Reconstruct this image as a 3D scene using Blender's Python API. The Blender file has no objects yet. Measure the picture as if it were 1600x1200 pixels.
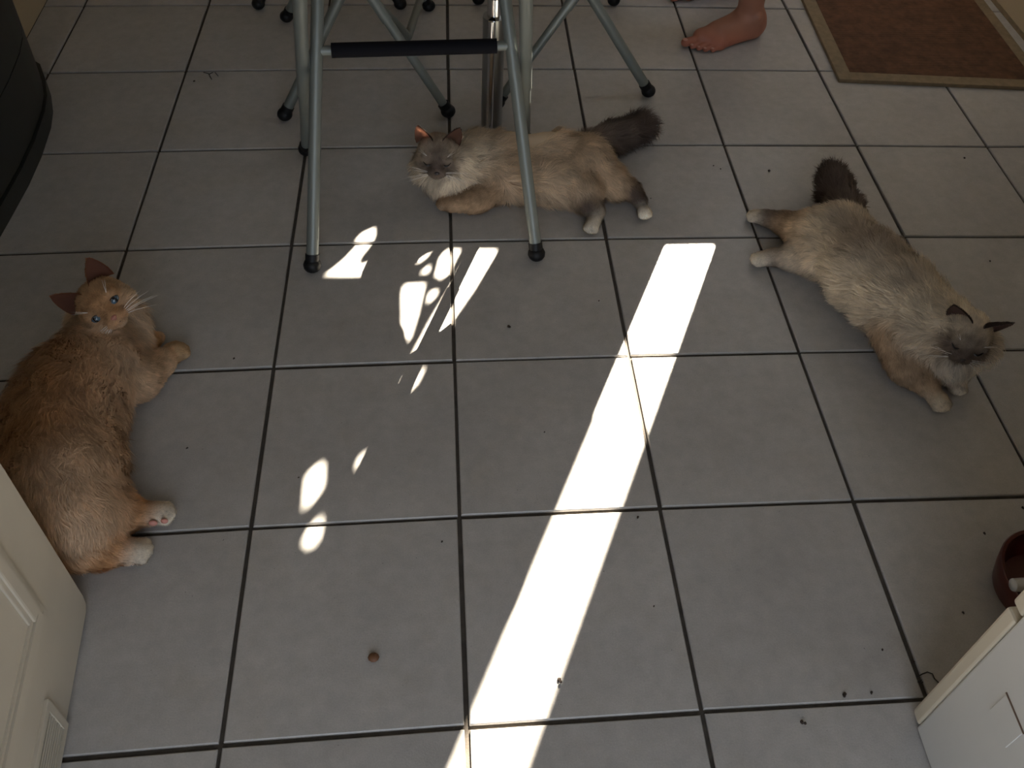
import bpy, bmesh, math, random
import numpy as np
from mathutils import Vector, Matrix

SC = bpy.context.scene
COL = SC.collection
RNG = np.random.default_rng(7)
random.seed(7)

# ---------------------------------------------------------------- camera
CAM_C = np.array([-0.0203, -2.4869, 1.3611])
CAM_R = np.array([[0.9971172769, 0.0215672310, -0.0727460691],
                  [-0.0655420898, 0.7278643691, -0.6825816396],
                  [0.0382278758, 0.6853818751, 0.7271796991]])
CAM_F = 1475.76
CAM_CY = 490.8
cd = bpy.data.cameras.new('camera')
cam = bpy.data.objects.new('camera', cd)
COL.objects.link(cam)
cam.matrix_world = Matrix([list(CAM_R[i]) + [CAM_C[i]] for i in range(3)] + [[0, 0, 0, 1]])
cd.sensor_fit = 'HORIZONTAL'
cd.sensor_width = 36.0
cd.lens = CAM_F / 1600 * 36
cd.shift_y = -(600 - CAM_CY) / 1600
cd.clip_start = 0.05
SC.camera = cam

# ---------------------------------------------------------------- world, sun, exposure
w = bpy.data.worlds.new('sky'); SC.world = w
w.use_nodes = True
bg = w.node_tree.nodes['Background']
bg.inputs['Color'].default_value = (0.80, 0.88, 1.0, 1)
bg.inputs['Strength'].default_value = 2.4
COT = 1.50
SUN_H = np.array([-0.4246, -0.9054])          # horizontal travel of the light
sl = bpy.data.lights.new('sun_offscreen', 'SUN')
sl.energy = 85.0
sl.angle = math.radians(0.42)
sl.color = (1.0, 0.89, 0.72)
so = bpy.data.objects.new('sun_offscreen', sl); COL.objects.link(so)
so.location = (2.5, 5, 4)
so.rotation_euler = Vector((SUN_H[0] * COT, SUN_H[1] * COT, -1)).to_track_quat('-Z', 'Y').to_euler()
SC.view_settings.view_transform = 'Standard'
SC.view_settings.look = 'None'
SC.view_settings.exposure = 0.0
SC.view_settings.gamma = 1.0
SC.view_settings.use_curve_mapping = False


# ---------------------------------------------------------------- helpers
def P(u, v, z=0.0):
    """floor-plan point seen at photograph pixel (u, v) when it lies at height z"""
    d = CAM_R @ np.array([(u - 800) / CAM_F, (CAM_CY - v) / CAM_F, -1.0])
    return CAM_C + d * (z - CAM_C[2]) / d[2]


def tag(o, label=None, cat=None, group=None, kind=None):
    if label: o['label'] = label
    if cat: o['category'] = cat
    if group: o['group'] = group
    if kind: o['kind'] = kind
    return o


def empty(name, loc=(0, 0, 0), rz=0.0):
    o = bpy.data.objects.new(name, None); COL.objects.link(o)
    o.location = loc; o.rotation_euler = (0, 0, rz); o.empty_display_size = 0.05
    return o


def link(name, me, mat=None, parent=None, smooth=False):
    o = bpy.data.objects.new(name, me); COL.objects.link(o)
    if mat is not None:
        me.materials.append(mat)
    if parent is not None:
        o.parent = parent
    if smooth:
        me.polygons.foreach_set('use_smooth', [True] * len(me.polygons))
    return o


class MB:
    def __init__(s): s.v = []; s.f = []

    def add(s, v, f):
        b = len(s.v); s.v += [tuple(map(float, x)) for x in v]; s.f += [tuple(i + b for i in q) for q in f]; return s

    def box(s, a, b):
        x0, y0, z0 = a; x1, y1, z1 = b
        return s.add([(x0, y0, z0), (x1, y0, z0), (x1, y1, z0), (x0, y1, z0), (x0, y0, z1), (x1, y0, z1), (x1, y1, z1), (x0, y1, z1)],
                     [(0, 3, 2, 1), (4, 5, 6, 7), (0, 1, 5, 4), (1, 2, 6, 5), (2, 3, 7, 6), (3, 0, 4, 7)])

    def prism(s, poly, z0, z1, bev=0.0):
        n = len(poly); P0 = np.array(poly, float)
        if bev > 0:
            c = P0.mean(0); q = P0 - c
            ins = c + q * (1 - bev / np.maximum(np.abs(q).max(0), 1e-6))
            rings = [(P0, z0), (P0, z1 - bev), (ins, z1)]
        else:
            rings = [(P0, z0), (P0, z1)]
        v = []; f = []
        for pl, z in rings: v += [(x, y, z) for x, y in pl]
        for k in range(len(rings) - 1):
            for i in range(n):
                j = (i + 1) % n
                f.append((k * n + i, k * n + j, (k + 1) * n + j, (k + 1) * n + i))
        f.append(tuple(range(n))[::-1]); f.append(tuple((len(rings) - 1) * n + i for i in range(n)))
        return s.add(v, f)

    def tube(s, pts, rad, n=14, cap=True, flat=1.0):
        pts = [Vector(p) for p in pts]
        if not hasattr(rad, '__len__'): rad = [rad] * len(pts)
        v = []; f = []
        t0 = (pts[1] - pts[0]).normalized()
        ref = Vector((0, 0, 1)) if abs(t0.z) < .9 else Vector((1, 0, 0))
        nx = t0.cross(ref).normalized()
        for i, p in enumerate(pts):
            t = (pts[min(i + 1, len(pts) - 1)] - pts[max(i - 1, 0)]).normalized()
            nx = (nx - t * nx.dot(t)).normalized(); ny = t.cross(nx)
            for k in range(n):
                a = 2 * math.pi * k / n
                v.append(p + (nx * math.cos(a) + ny * math.sin(a) * flat) * rad[i])
        for i in range(len(pts) - 1):
            for k in range(n):
                j = (k + 1) % n
                f.append((i * n + k, i * n + j, (i + 1) * n + j, (i + 1) * n + k))
        if cap:
            f.append(tuple(range(n))[::-1]); f.append(tuple((len(pts) - 1) * n + k for k in range(n)))
        return s.add(v, f)

    def lathe(s, prof, c=(0, 0, 0), n=32):
        v = []; f = []
        for r, z in prof:
            for k in range(n):
                a = 2 * math.pi * k / n
                v.append((c[0] + r * math.cos(a), c[1] + r * math.sin(a), c[2] + z))
        for i in range(len(prof) - 1):
            for k in range(n):
                j = (k + 1) % n
                f.append((i * n + k, i * n + j, (i + 1) * n + j, (i + 1) * n + k))
        f.append(tuple(range(n))[::-1]); f.append(tuple((len(prof) - 1) * n + k for k in range(n)))
        return s.add(v, f)

    def ball(s, c, r, axes=None, n=14, m=9):
        ax = np.eye(3) if axes is None else np.array(axes, float)
        r = np.array([r, r, r] if not hasattr(r, '__len__') else r, float)
        v = []; f = []
        for i in range(m + 1):
            th = math.pi * i / m
            for k in range(n):
                a = 2 * math.pi * k / n
                q = np.array([math.sin(th) * math.cos(a), math.sin(th) * math.sin(a), math.cos(th)]) * r
                v.append(np.array(c) + ax @ q)
        for i in range(m):
            for k in range(n):
                j = (k + 1) % n
                f.append((i * n + k, (i + 1) * n + k, (i + 1) * n + j, i * n + j))
        return s.add(v, f)

    def build(s, name, mat, parent=None, smooth=False, bevel=0.0):
        me = bpy.data.meshes.new(name); me.from_pydata(s.v, [], s.f); me.update()
        bm = bmesh.new(); bm.from_mesh(me)
        bmesh.ops.remove_doubles(bm, verts=bm.verts, dist=1e-6)
        if bevel > 0:
            es = [e for e in bm.edges if len(e.link_faces) == 2 and e.calc_face_angle(0) > 0.6]
            bmesh.ops.bevel(bm, geom=es, offset=bevel, segments=2, affect='EDGES', profile=0.6)
        bmesh.ops.recalc_face_normals(bm, faces=bm.faces)
        bm.to_mesh(me); bm.free()
        o = link(name, me, mat, parent, smooth)
        if smooth:
            me.set_sharp_from_angle(angle=math.radians(40))
        return o


def mat(name, color, rough=0.5, metal=0.0, spec=0.5, noise=0.0, scale=20.0, bump=0.0, bscale=200.0, coat=0.0):
    m = bpy.data.materials.new(name); m.use_nodes = True
    nt = m.node_tree; b = nt.nodes['Principled BSDF']
    b.inputs['Base Color'].default_value = (*color, 1)
    b.inputs['Roughness'].default_value = rough
    b.inputs['Metallic'].default_value = metal
    b.inputs['Specular IOR Level'].default_value = spec
    b.inputs['Coat Weight'].default_value = coat
    tc = nt.nodes.new('ShaderNodeTexCoord')
    if noise > 0:
        n = nt.nodes.new('ShaderNodeTexNoise'); n.inputs['Scale'].default_value = scale; n.inputs['Detail'].default_value = 5
        nt.links.new(tc.outputs['Object'], n.inputs['Vector'])
        r = nt.nodes.new('ShaderNodeMapRange')
        r.inputs['From Min'].default_value = .3; r.inputs['From Max'].default_value = .7
        r.inputs['To Min'].default_value = 1 - noise; r.inputs['To Max'].default_value = 1 + noise
        nt.links.new(n.outputs['Fac'], r.inputs['Value'])
        mx = nt.nodes.new('ShaderNodeMix'); mx.data_type = 'RGBA'; mx.blend_type = 'MULTIPLY'
        mx.inputs['Factor'].default_value = 1
        mx.inputs[6].default_value = (*color, 1)
        nt.links.new(r.outputs['Result'], mx.inputs[7]); nt.links.new(mx.outputs[2], b.inputs['Base Color'])
    if bump > 0:
        n2 = nt.nodes.new('ShaderNodeTexNoise'); n2.inputs['Scale'].default_value = bscale; n2.inputs['Detail'].default_value = 3
        nt.links.new(tc.outputs['Object'], n2.inputs['Vector'])
        bp = nt.nodes.new('ShaderNodeBump'); bp.inputs['Strength'].default_value = bump; bp.inputs['Distance'].default_value = .001
        nt.links.new(n2.outputs['Fac'], bp.inputs['Height']); nt.links.new(bp.outputs['Normal'], b.inputs['Normal'])
    return m


M = {}
M['grout'] = mat('grout', (0.060, 0.050, 0.040), .9, noise=.25, scale=60, bump=.6, bscale=400)
M['wall'] = mat('wall_paint', (0.48, 0.39, 0.26), .8, noise=.04, scale=4)
M['ceiling'] = mat('ceiling_paint', (0.70, 0.66, 0.58), .9)
M['white_paint'] = mat('white_paint', (0.56, 0.51, 0.42), .45, noise=.05, scale=9)
M['appliance'] = mat('appliance_white', (0.62, 0.61, 0.58), .4, noise=.03, scale=6)
M['appliance_door'] = mat('appliance_cream', (0.60, 0.53, 0.41), .45, noise=.03, scale=6)
M['appliance_line'] = mat('appliance_line', (0.16, 0.10, 0.07), .6)
M['dark_cab'] = mat('charcoal_lacquer', (0.018, 0.020, 0.017), .45, noise=.1, scale=6)
M['steel'] = mat('grey_painted_steel', (0.21, 0.23, 0.215), .45, metal=.35)
M['chrome'] = mat('chrome', (0.72, 0.72, 0.74), .12, metal=1.0)
M['chrome_dull'] = mat('dull_chrome', (0.30, 0.30, 0.29), .3, metal=.9)
M['rubber'] = mat('black_rubber', (0.006, 0.006, 0.007), .5, spec=.3)
M['foam'] = mat('black_foam', (0.006, 0.006, 0.009), .8, spec=.15)
M['seat'] = mat('black_vinyl', (0.012, 0.012, 0.012), .5)
M['table'] = mat('table_laminate', (0.30, 0.26, 0.22), .4)
M['mat_border'] = mat('mat_border', (0.22, 0.165, 0.10), .85, noise=.15, scale=60, bump=.3)
M['bowl'] = mat('dark_red_glaze', (0.085, 0.016, 0.012), .35)
M['spoon'] = mat('brushed_steel', (0.62, 0.64, 0.67), .38, metal=.7)
M['crumb'] = mat('dark_crumb', (0.035, 0.022, 0.016), .8, noise=.4, scale=200)
M['kibble'] = mat('brown_kibble', (0.15, 0.065, 0.028), .6, noise=.3, scale=200)
M['hair_bit'] = mat('dark_hair', (0.02, 0.017, 0.015), .7)
M['robe'] = mat('robe_cloth', (0.70, 0.70, 0.72), .9)
M['nail'] = mat('toenail', (0.50, 0.25, 0.19), .35)
M['frame'] = mat('window_frame_paint', (0.55, 0.53, 0.48), .6)


def tile_mat():
    m = bpy.data.materials.new('grey_floor_tile'); m.use_nodes = True
    nt = m.node_tree; N = nt.nodes; L = nt.links; b = N['Principled BSDF']
    geo = N.new('ShaderNodeNewGeometry')
    oi = N.new('ShaderNodeObjectInfo')

    def noise(scale, detail=4, rough=.55):
        n = N.new('ShaderNodeTexNoise'); n.inputs['Scale'].default_value = scale; n.inputs['Detail'].default_value = detail
        n.inputs['Roughness'].default_value = rough
        L.new(geo.outputs['Position'], n.inputs['Vector']); return n

    def rng(src, a, b_, c, d):
        r = N.new('ShaderNodeMapRange')
        for k, val in zip(('From Min', 'From Max', 'To Min', 'To Max'), (a, b_, c, d)): r.inputs[k].default_value = val
        L.new(src, r.inputs['Value']); return r.outputs['Result']

    def mul(x, y):
        q = N.new('ShaderNodeMath'); q.operation = 'MULTIPLY'; L.new(x, q.inputs[0]); L.new(y, q.inputs[1]); return q.outputs[0]
    big = rng(noise(5, 4).outputs['Fac'], .3, .7, .92, 1.07)
    mid = rng(noise(38, 5, .65).outputs['Fac'], .3, .7, .91, 1.09)
    fine = rng(noise(420, 3, .7).outputs['Fac'], .25, .75, .90, 1.10)
    per = rng(oi.outputs['Random'], 0, 1, .96, 1.04)
    speck = rng(noise(150, 2, .8).outputs['Fac'], .715, .76, 1.0, .45)
    val = mul(mul(mul(big, mid), mul(fine, per)), speck)
    stain = rng(noise(8.5, 5, .7).outputs['Fac'], .52, .75, 0.0, .35)
    base = N.new('ShaderNodeMix'); base.data_type = 'RGBA'
    base.inputs[6].default_value = (0.415, 0.400, 0.385, 1); base.inputs[7].default_value = (0.37, 0.335, 0.28, 1)
    L.new(stain, base.inputs['Factor'])
    mx = N.new('ShaderNodeMix'); mx.data_type = 'RGBA'; mx.blend_type = 'MULTIPLY'; mx.inputs['Factor'].default_value = 1
    L.new(base.outputs[2], mx.inputs[6]); L.new(val, mx.inputs[7])
    L.new(mx.outputs[2], b.inputs['Base Color'])
    L.new(rng(noise(60, 4).outputs['Fac'], .3, .7, .29, .38), b.inputs['Roughness'])
    bp = N.new('ShaderNodeBump'); bp.inputs['Strength'].default_value = .35; bp.inputs['Distance'].default_value = .0006
    L.new(noise(330, 3).outputs['Fac'], bp.inputs['Height']); L.new(bp.outputs['Normal'], b.inputs['Normal'])
    b.inputs['Specular IOR Level'].default_value = .5
    return m


M['tile'] = tile_mat()


def mat_field():
    m = mat('brown_coir', (0.115, 0.052, 0.026), .9, noise=.35, scale=40)
    nt = m.node_tree; b = nt.nodes['Principled BSDF']
    g = nt.nodes.new('ShaderNodeNewGeometry')
    wv = nt.nodes.new('ShaderNodeTexWave'); wv.bands_direction = 'Y'; wv.inputs['Scale'].default_value = 60; wv.inputs['Distortion'].default_value = 1.2
    nt.links.new(g.outputs['Position'], wv.inputs['Vector'])
    bp = nt.nodes.new('ShaderNodeBump'); bp.inputs['Strength'].default_value = .8; bp.inputs['Distance'].default_value = .002
    nt.links.new(wv.outputs['Fac'], bp.inputs['Height']); nt.links.new(bp.outputs['Normal'], b.inputs['Normal'])
    return m


M['mat_field'] = mat_field()


def attr_mat(name, rough=.75, trans=.15, spec=.2, fine=0.0, sss=0.0):
    m = bpy.data.materials.new(name); m.use_nodes = True
    nt = m.node_tree; N = nt.nodes; L = nt.links; b = N['Principled BSDF']
    a = N.new('ShaderNodeAttribute'); a.attribute_name = 'Col'
    L.new(a.outputs['Color'], b.inputs['Base Color'])
    b.inputs['Roughness'].default_value = rough; b.inputs['Specular IOR Level'].default_value = spec
    if sss > 0:
        b.inputs['Subsurface Weight'].default_value = sss; b.inputs['Subsurface Radius'].default_value = (.01, .004, .002)
        b.inputs['Subsurface Scale'].default_value = .5
    if trans > 0:
        t = N.new('ShaderNodeBsdfTranslucent'); L.new(a.outputs['Color'], t.inputs['Color'])
        mx = N.new('ShaderNodeMixShader'); L.new(a.outputs['Alpha'], mx.inputs[0])
        L.new(b.outputs[0], mx.inputs[1]); L.new(t.outputs[0], mx.inputs[2])
        L.new(mx.outputs[0], N['Material Output'].inputs['Surface'])
    return m


M['cat_body'] = attr_mat('cat_skin_and_coat', .85, .25)
M['fur'] = attr_mat('cat_fur', .65, .25, .25)
M['skin'] = attr_mat('human_skin', .5, 0, .4)
M['eye_blue'] = mat('blue_eye', (0.06, 0.11, 0.155), .06, coat=1.0)
M['eye_dark'] = mat('dark_eyelid', (0.012, 0.010, 0.010), .3)
M['pupil'] = mat('pupil', (0.004, 0.004, 0.005), .05)
M['nose_dark'] = mat('dark_nose', (0.030, 0.022, 0.022), .45)
M['nose_pink'] = mat('pink_nose', (0.36, 0.15, 0.11), .45)
M['pad_pink'] = mat('pink_paw_pad', (0.55, 0.25, 0.20), .6)
M['whisker'] = mat('white_whisker', (0.80, 0.78, 0.74), .4)

# ---------------------------------------------------------------- room shell
XL, XR, YB, YF, ZC = -1.10, 1.655, 0.55, -3.3, 2.45
floor = MB().box((XL - .1, YF, -.05), (3.9, YB + .1, -.005)).build('floor', M['grout'])
tag(floor, kind='structure')
WC = np.array([[0.01081, 0.00594], [-0.00357, -0.00313], [0.01563, -0.00453], [-0.00853, -0.01417], [-0.00777, -0.00985], [0.00533, -0.00448]])


def grid_pt(i, j):
    """corner of the hand-laid tile grid: column i, row j"""
    x, y = i * .333, -j * .333
    a, b = min(max(x, -1.05), 1.4), min(max(y, -2.05), 0.05)
    return np.array([x, y]) + np.array([1, a, b, a * a, a * b, b * b]) @ WC


for i in range(-4, 5):
    for j in range(-2, 10):
        c = [grid_pt(i, j + 1), grid_pt(i + 1, j + 1), grid_pt(i + 1, j), grid_pt(i, j)]
        c = np.array(c); m_ = c.mean(0)
        g = 0.0034 + RNG.uniform(-.0004, .0004)
        c = c - np.sign(c - m_) * g + RNG.normal(0, .0005, 2)
        c[:, 0] = np.clip(c[:, 0], XL + .001, XR - .001); c[:, 1] = np.clip(c[:, 1], YF, YB - .001)
        if c[:, 0].max() - c[:, 0].min() < .01 or c[:, 1].max() - c[:, 1].min() < .01: continue
        MB().prism(c, -.006, 0.0, bev=.0016).build('tile', M['tile'], floor)

wl = MB().box((XL - .1, YF, 0), (XL, YB + .1, ZC)).build('wall_left', M['wall']); tag(wl, kind='structure')
ce = MB().box((XL - .1, YF, ZC), (XR + .1, YB + .1, ZC + .08)).build('ceiling', M['ceiling']); tag(ce, kind='structure')
WX0, WX1, WZ0, WZ1 = 0.05, 1.345, 0.90, 2.15
wb = MB().box((XL, YB, 0), (3.9, YB + .1, WZ0)).box((XL, YB, WZ1), (3.9, YB + .1, ZC + 1.2)) \
    .box((XL, YB, WZ0), (WX0, YB + .1, WZ1)).box((WX1, YB, WZ0), (3.9, YB + .1, WZ1)).build('wall_back', M['wall'])  # added run beyond the room and ceiling keeps direct sun off the door
tag(wb, kind='structure')
DY0, DY1 = -0.45, 0.42
RZ0, RZ1 = 0.90, 2.00
FX0, FX1, FZ1 = -0.52, 0.62, 2.02
wr = MB().box((XR, YF, 0), (XR + .1, YB, RZ0)).box((XR, YF, RZ1), (XR + .1, YB, ZC)).box((XR, YF, RZ0), (XR + .1, DY0, RZ1)) \
    .box((XR, DY1, RZ0), (XR + .1, YB, RZ1)).build('wall_right', M['wall'])
tag(wr, kind='structure')
wf = MB().box((XL - .1, YF - .1, FZ1), (XR + .1, YF, ZC)).box((XL - .1, YF - .1, 0), (FX0, YF, FZ1)) \
    .box((FX1, YF - .1, 0), (XR + .1, YF, FZ1)).build('wall_front', M['wall'])
tag(wf, kind='structure')
d2 = MB().box((XR - .012, DY0, 0.0), (XR - .001, DY1, RZ0)).build('door_2', M['wall'], bevel=.003); tag(d2, kind='structure')
MB().box((XR - .016, DY0, 0), (XR - .012, DY1, .012)).build('door_seal', M['mat_border'], d2)


# window frame and an added unseen panel, holes shaped to throw sun patches
def sun_back(u, v, y=0.50):
    q = P(u, v); s = (y - q[1]) / -SUN_H[1]
    return (q[0] - SUN_H[0] * s, s / COT)


c4 = lambda pts, ox, oy: [(ox + a / 4, oy + b / 4) for a, b in pts]
PATCH = [
    c4([(415, 521), (480, 480), (560, 412), (640, 325), (625, 300), (660, 258), (738, 222), (736, 290), (700, 350), (650, 410), (635, 440),
        (650, 456), (700, 440), (765, 398), (788, 415), (772, 460), (735, 502), (650, 524), (540, 526)], 400, 300),
    c4([(1040, 363), (1098, 360), (1062, 412), (1020, 442), (996, 437)], 400, 300),
    c4([(1020, 508), (1082, 456), (1078, 508)], 400, 300),
    c4([(1170, 383), (1200, 358), (1278, 360), (1242, 430), (1202, 512), (1160, 543), (1125, 522), (1153, 410)], 400, 300),
    c4([(928, 578), (1052, 573), (1002, 780), (957, 922), (911, 965), (922, 800), (919, 620)], 400, 300),
    c4([(1088, 621), (1128, 611), (1123, 652), (1072, 700)], 400, 300),
    c4([(1340, 360), (1503, 360), (1484, 410), (1354, 620), (1234, 790), (1216, 872), (966, 1054), (998, 980), (1098, 790), (1215, 590)], 400, 300),
    [(664, 573), (631, 590), (625, 624), (650, 601)],
    c4([(326, 560), (398, 494), (416, 508), (409, 652), (384, 694), (311, 780), (314, 680)], 400, 600),
    c4([(634, 530), (646, 460), (686, 424), (695, 455), (669, 514)], 400, 600),
    c4([(360, 870), (400, 834), (398, 910), (376, 1004), (335, 1016), (300, 974), (336, 910)], 400, 600),
]
cu = bpy.data.curves.new('pierced', 'CURVE'); cu.dimensions = '2D'; cu.fill_mode = 'BOTH'; cu.extrude = .003


def spline(pts):
    s = cu.splines.new('POLY'); s.points.add(len(pts) - 1); s.use_cyclic_u = True
    for p, q in zip(s.points, pts): p.co = (q[0], q[1], 0, 1)


SILL = (0.50 + 1.020) / 0.9054 / COT
RX = 0.580 + (0.50 + 1.023) * 0.469
spline([(WX0 - .12, WZ0 - .02), (WX1 + .06, WZ0 - .02), (WX1 + .06, WZ1 + .08), (WX0 - .12, WZ1 + .08)])
spline([(0.835, SILL), (RX, SILL), (RX, 2.06), (1.176, 2.06), (1.176, 1.45), (0.835, 1.38)])
for pt in PATCH: spline([sun_back(*q) for q in pt])
tmp = bpy.data.objects.new('tmp', cu); COL.objects.link(tmp)
bpy.context.view_layer.update()
me = bpy.data.meshes.new_from_object(tmp.evaluated_get(bpy.context.evaluated_depsgraph_get()))
bpy.data.objects.remove(tmp)
me.transform(Matrix.Translation((0, .50, 0)) @ Matrix.Rotation(math.pi / 2, 4, 'X'))
win = MB().box((WX0 - .03, .47, WZ0 - .04), (WX1 + .03, YB + .02, WZ0)).build('window_1', M['frame'], bevel=.003)
tag(win, kind='structure')
link('sun_mask_panel', me, M['frame'], win)  # unseen blocker added to shape the sunlight

# ---------------------------------------------------------------- door at the left foreground
dl = empty('door_1', (-.562, -1.792, 0), math.radians(4.0)); tag(dl, kind='structure')
# local: x = face normal (towards the room centre), y = towards the far free edge; the leaf runs to -y
leaf = MB()
prof = [(0.0, 0.03), (-.004, .012), (-.014, .006), (-.85, .006), (-.85, 2.0), (0.0, 2.0)]
n = len(prof)
leaf.add([(-.040, a, b) for a, b in prof] + [(0, a, b) for a, b in prof],
         [tuple(range(n))[::-1], tuple(range(n, 2 * n))] + [(i, (i + 1) % n, n + (i + 1) % n, n + i) for i in range(n)])
leaf.build('leaf', M['white_paint'], dl, bevel=.002)


def frame_strip(mb, y0, y1, z0, z1, wd, x0, x1):
    """rectangular moulding ring on the door face"""
    for a, b in (((x0, y0, z0), (x1, y1, z0 + wd)), ((x0, y0, z1 - wd), (x1, y1, z1)),
                 ((x0, y0, z0 + wd), (x1, y0 + wd, z1 - wd)), ((x0, y1 - wd, z0 + wd), (x1, y1, z1 - wd))):
        mb.box(a, b)


mo = MB(); frame_strip(mo, -.76, -.088, .158, 1.9, .010, -.001, .0035); mo.build('moulding', M['white_paint'], dl, bevel=.002)
mo = MB(); frame_strip(mo, -.750, -.098, .168, 1.890, .020, -.001, .006); mo.build('moulding', M['white_paint'], dl, bevel=.003)
mo = MB(); frame_strip(mo, -.730, -.118, .188, 1.870, .008, -.001, .003); mo.build('moulding', M['white_paint'], dl, bevel=.002)
vent = MB(); frame_strip(vent, -.62, -.180, .010, .098, .012, -.001, .005); vent = vent.build('vent', M['white_paint'], dl, bevel=.001)
MB().box((-.0005, -.608, .024), (.0006, -.188, .086)).build('vent_gap_shade', M['rubber'], vent)  # black backing stands in for the shade between the slats
for k in range(8):
    z = .0272 + k * .0079
    MB().box((.0004, -.608, z), (.004, -.188, z + .0042)).build('slat', M['white_paint'], vent)

# ---------------------------------------------------------------- appliance at the right foreground
ap = empty('kitchen_appliance', (.638, -2.036, 0), 0)
tag(ap, 'white kitchen appliance with a cream door edge beside the red bowl', 'appliance')
MB().box((0, -.58, .004), (.58, 0, .85)).build('body', M['appliance'], ap, bevel=.003)
for z0, z1 in ((.012, .336), (.350, .85)):
    MB().box((-.001, .0005, z0), (.585, .0215, z1)).build('front_door', M['appliance_door'], ap, bevel=.004)
MB().box((.012, .001, .33), (.57, .016, .356)).build('grip_gap', M['appliance'], ap)
hatch = MB().box((-.0012, -.097, .210), (0.001, -.052, .258)).build('hatch_cover', M['appliance'], ap, bevel=.0008)
MB().box((-.0016, -.0985, .2585), (.0002, -.0505, .2600)).build('hatch_seam', M['appliance_line'], ap)

# ---------------------------------------------------------------- dark bow-front cabinet at the left wall
cab = empty('bow_front_cabinet', (XL, -.8, 0))
tag(cab, 'dark charcoal cabinet with a curved front against the beige wall', 'cabinet')


def bow(off):
    pts = [(-1.098, -.352 - 0), (-1.03, -.345), (-.998, -.372), (-.967, -.442), (-.945, -.51), (-.933, -.575), (-.925, -.686), (-.925, -.789), (-.931, -.886),
           (-.938, -.98), (-.952, -1.07), (-.975, -1.15), (-1.01, -1.20), (-1.098, -1.21)]
    out = []
    for k, (x, y) in enumerate(pts):
        f = 0 if k in (0, len(pts) - 1) else 1
        out.append((x - off * f - XL, y + .8 + (off if y < -1.1 else (-off if y > -.45 else 0)) * 1.0))
    return out


MB().prism(bow(0), 0.0, .046).build('plinth', M['dark_cab'], cab, smooth=True)
MB().prism(bow(.014), .046, .050).build('shadow_gap', M['rubber'], cab)
for z0, z1 in ((.050, .198), (.201, .40), (.403, .88)):
    MB().prism(bow(.006), z0, z1).build('drawer_front', M['dark_cab'], cab, smooth=True)

# ---------------------------------------------------------------- doormat
dm = empty('doormat', (1.04, -.40, 0)); tag(dm, 'brown coir doormat with a pale edge band on the tiles', 'doormat')
oc = np.array([(1.033, -.397), (1.595, -.443), (1.618, .50), (1.075, .50)]) - np.array([1.04, -.40])
ic = np.array([(1.072, -.363), (1.565, -.404), (1.585, .46), (1.112, .46)]) - np.array([1.04, -.40])
MB().prism(ic, .0, .0105).build('coir_field', M['mat_field'], dm)
bd = MB()
v = [(x, y, z) for z, ring in ((0, oc), (.011, oc), (.011, ic), (0, ic)) for x, y in ring]
bd.add(v, [(4 * k + i, 4 * k + (i + 1) % 4, 4 * ((k + 1) % 4) + (i + 1) % 4, 4 * ((k + 1) % 4) + i) for k in range(4) for i in range(4)])
bd.build('edge_band', M['mat_border'], dm, bevel=.002)

# ---------------------------------------------------------------- folding bar stools
SLOPE, HA, HB, TZ = .57, .2325, .258, .70


def stool(loc, rz, label, brace=False, SLOPE=.57, seat=(0, 0)):
    t = empty('bar_stool', loc, rz)
    tag(t, label, 'stool', 'folding bar stools round the chrome table leg')

    def pa(sx, z): return (sx * (HA - .120 * z), -.205 + SLOPE * z, z)
    def pb(sx, z): return (sx * (HB - .118 * z), .205 - SLOPE * z, z)
    for sx in (-1, 1):
        MB().tube([pa(sx, .022), pa(sx, TZ)], .0125).build('leg', M['steel'], t, smooth=True)
        f = MB().ball(pa(sx, .016), (.0185, .0185, .0165)); f.tube([pa(sx, .014), pa(sx, .036)], .0145).build('rubber_foot', M['rubber'], t, smooth=True)
        MB().tube([pb(sx, .25), pb(sx, TZ)], .0127).build('leg', M['steel'], t, smooth=True)
        MB().tube([pb(sx, .022), pb(sx, .26)], .0108).build('leg', M['steel'], t, smooth=True)
        c = pb(sx, .252); MB().ball((c[0], c[1] - .0125, c[2] + .006), (.006, .003, .003)).build('rivet', M['rubber'], t, smooth=True)
        f = MB().ball(pb(sx, .016), (.0185, .0185, .0165)); f.tube([pb(sx, .014), pb(sx, .036)], .0145).build('rubber_foot', M['rubber'], t, smooth=True)
    a, b = Vector(pa(-1, .38)), Vector(pa(1, .38))
    MB().tube([a, b], .0095).build('footrest', M['steel'], t, smooth=True)
    MB().tube([a.lerp(b, .075), a.lerp(b, .925)], .0145).build('foam_sleeve', M['foam'], t, smooth=True)
    MB().tube([pa(-1, TZ), pa(1, TZ)], .0135).build('top_bar', M['steel'], t, smooth=True)
    MB().tube([pb(-1, TZ), pb(1, TZ)], .0145).build('top_bar', M['steel'], t, smooth=True)
    MB().lathe([(.09, .70), (.128, .705), (.135, .72), (.130, .738), (.09, .745)], (seat[0], seat[1], 0)).build('seat', M['seat'], t, smooth=True)
    if brace:
        MB().tube([pb(1, .30), (pb(1, .15)[0] * .55, pb(1, .16)[1], .15), pb(-1, .05)], .010).build('brace', M['steel'], t, smooth=True)
    return t


stool((-.053 - .049 * .205, -1.073 + .205, 0), math.atan2(.049, .9988), 'grey folding bar stool with a black foam footrest bar standing over a cream cat')
stool((-.215, -.300, 0), -math.radians(85), 'grey folding bar stool turned sideways beside the chrome leg, behind the dark faced cat', brace=True)
stool((.307, -.235, 0), math.radians(93), 'grey folding bar stool with a leg beside the dark bushy tail', SLOPE=.68, seat=(-.08, .08))
stool((-.335, .225, 0), -math.radians(86), 'grey folding bar stool farthest behind the others, only a black foot showing')

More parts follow.
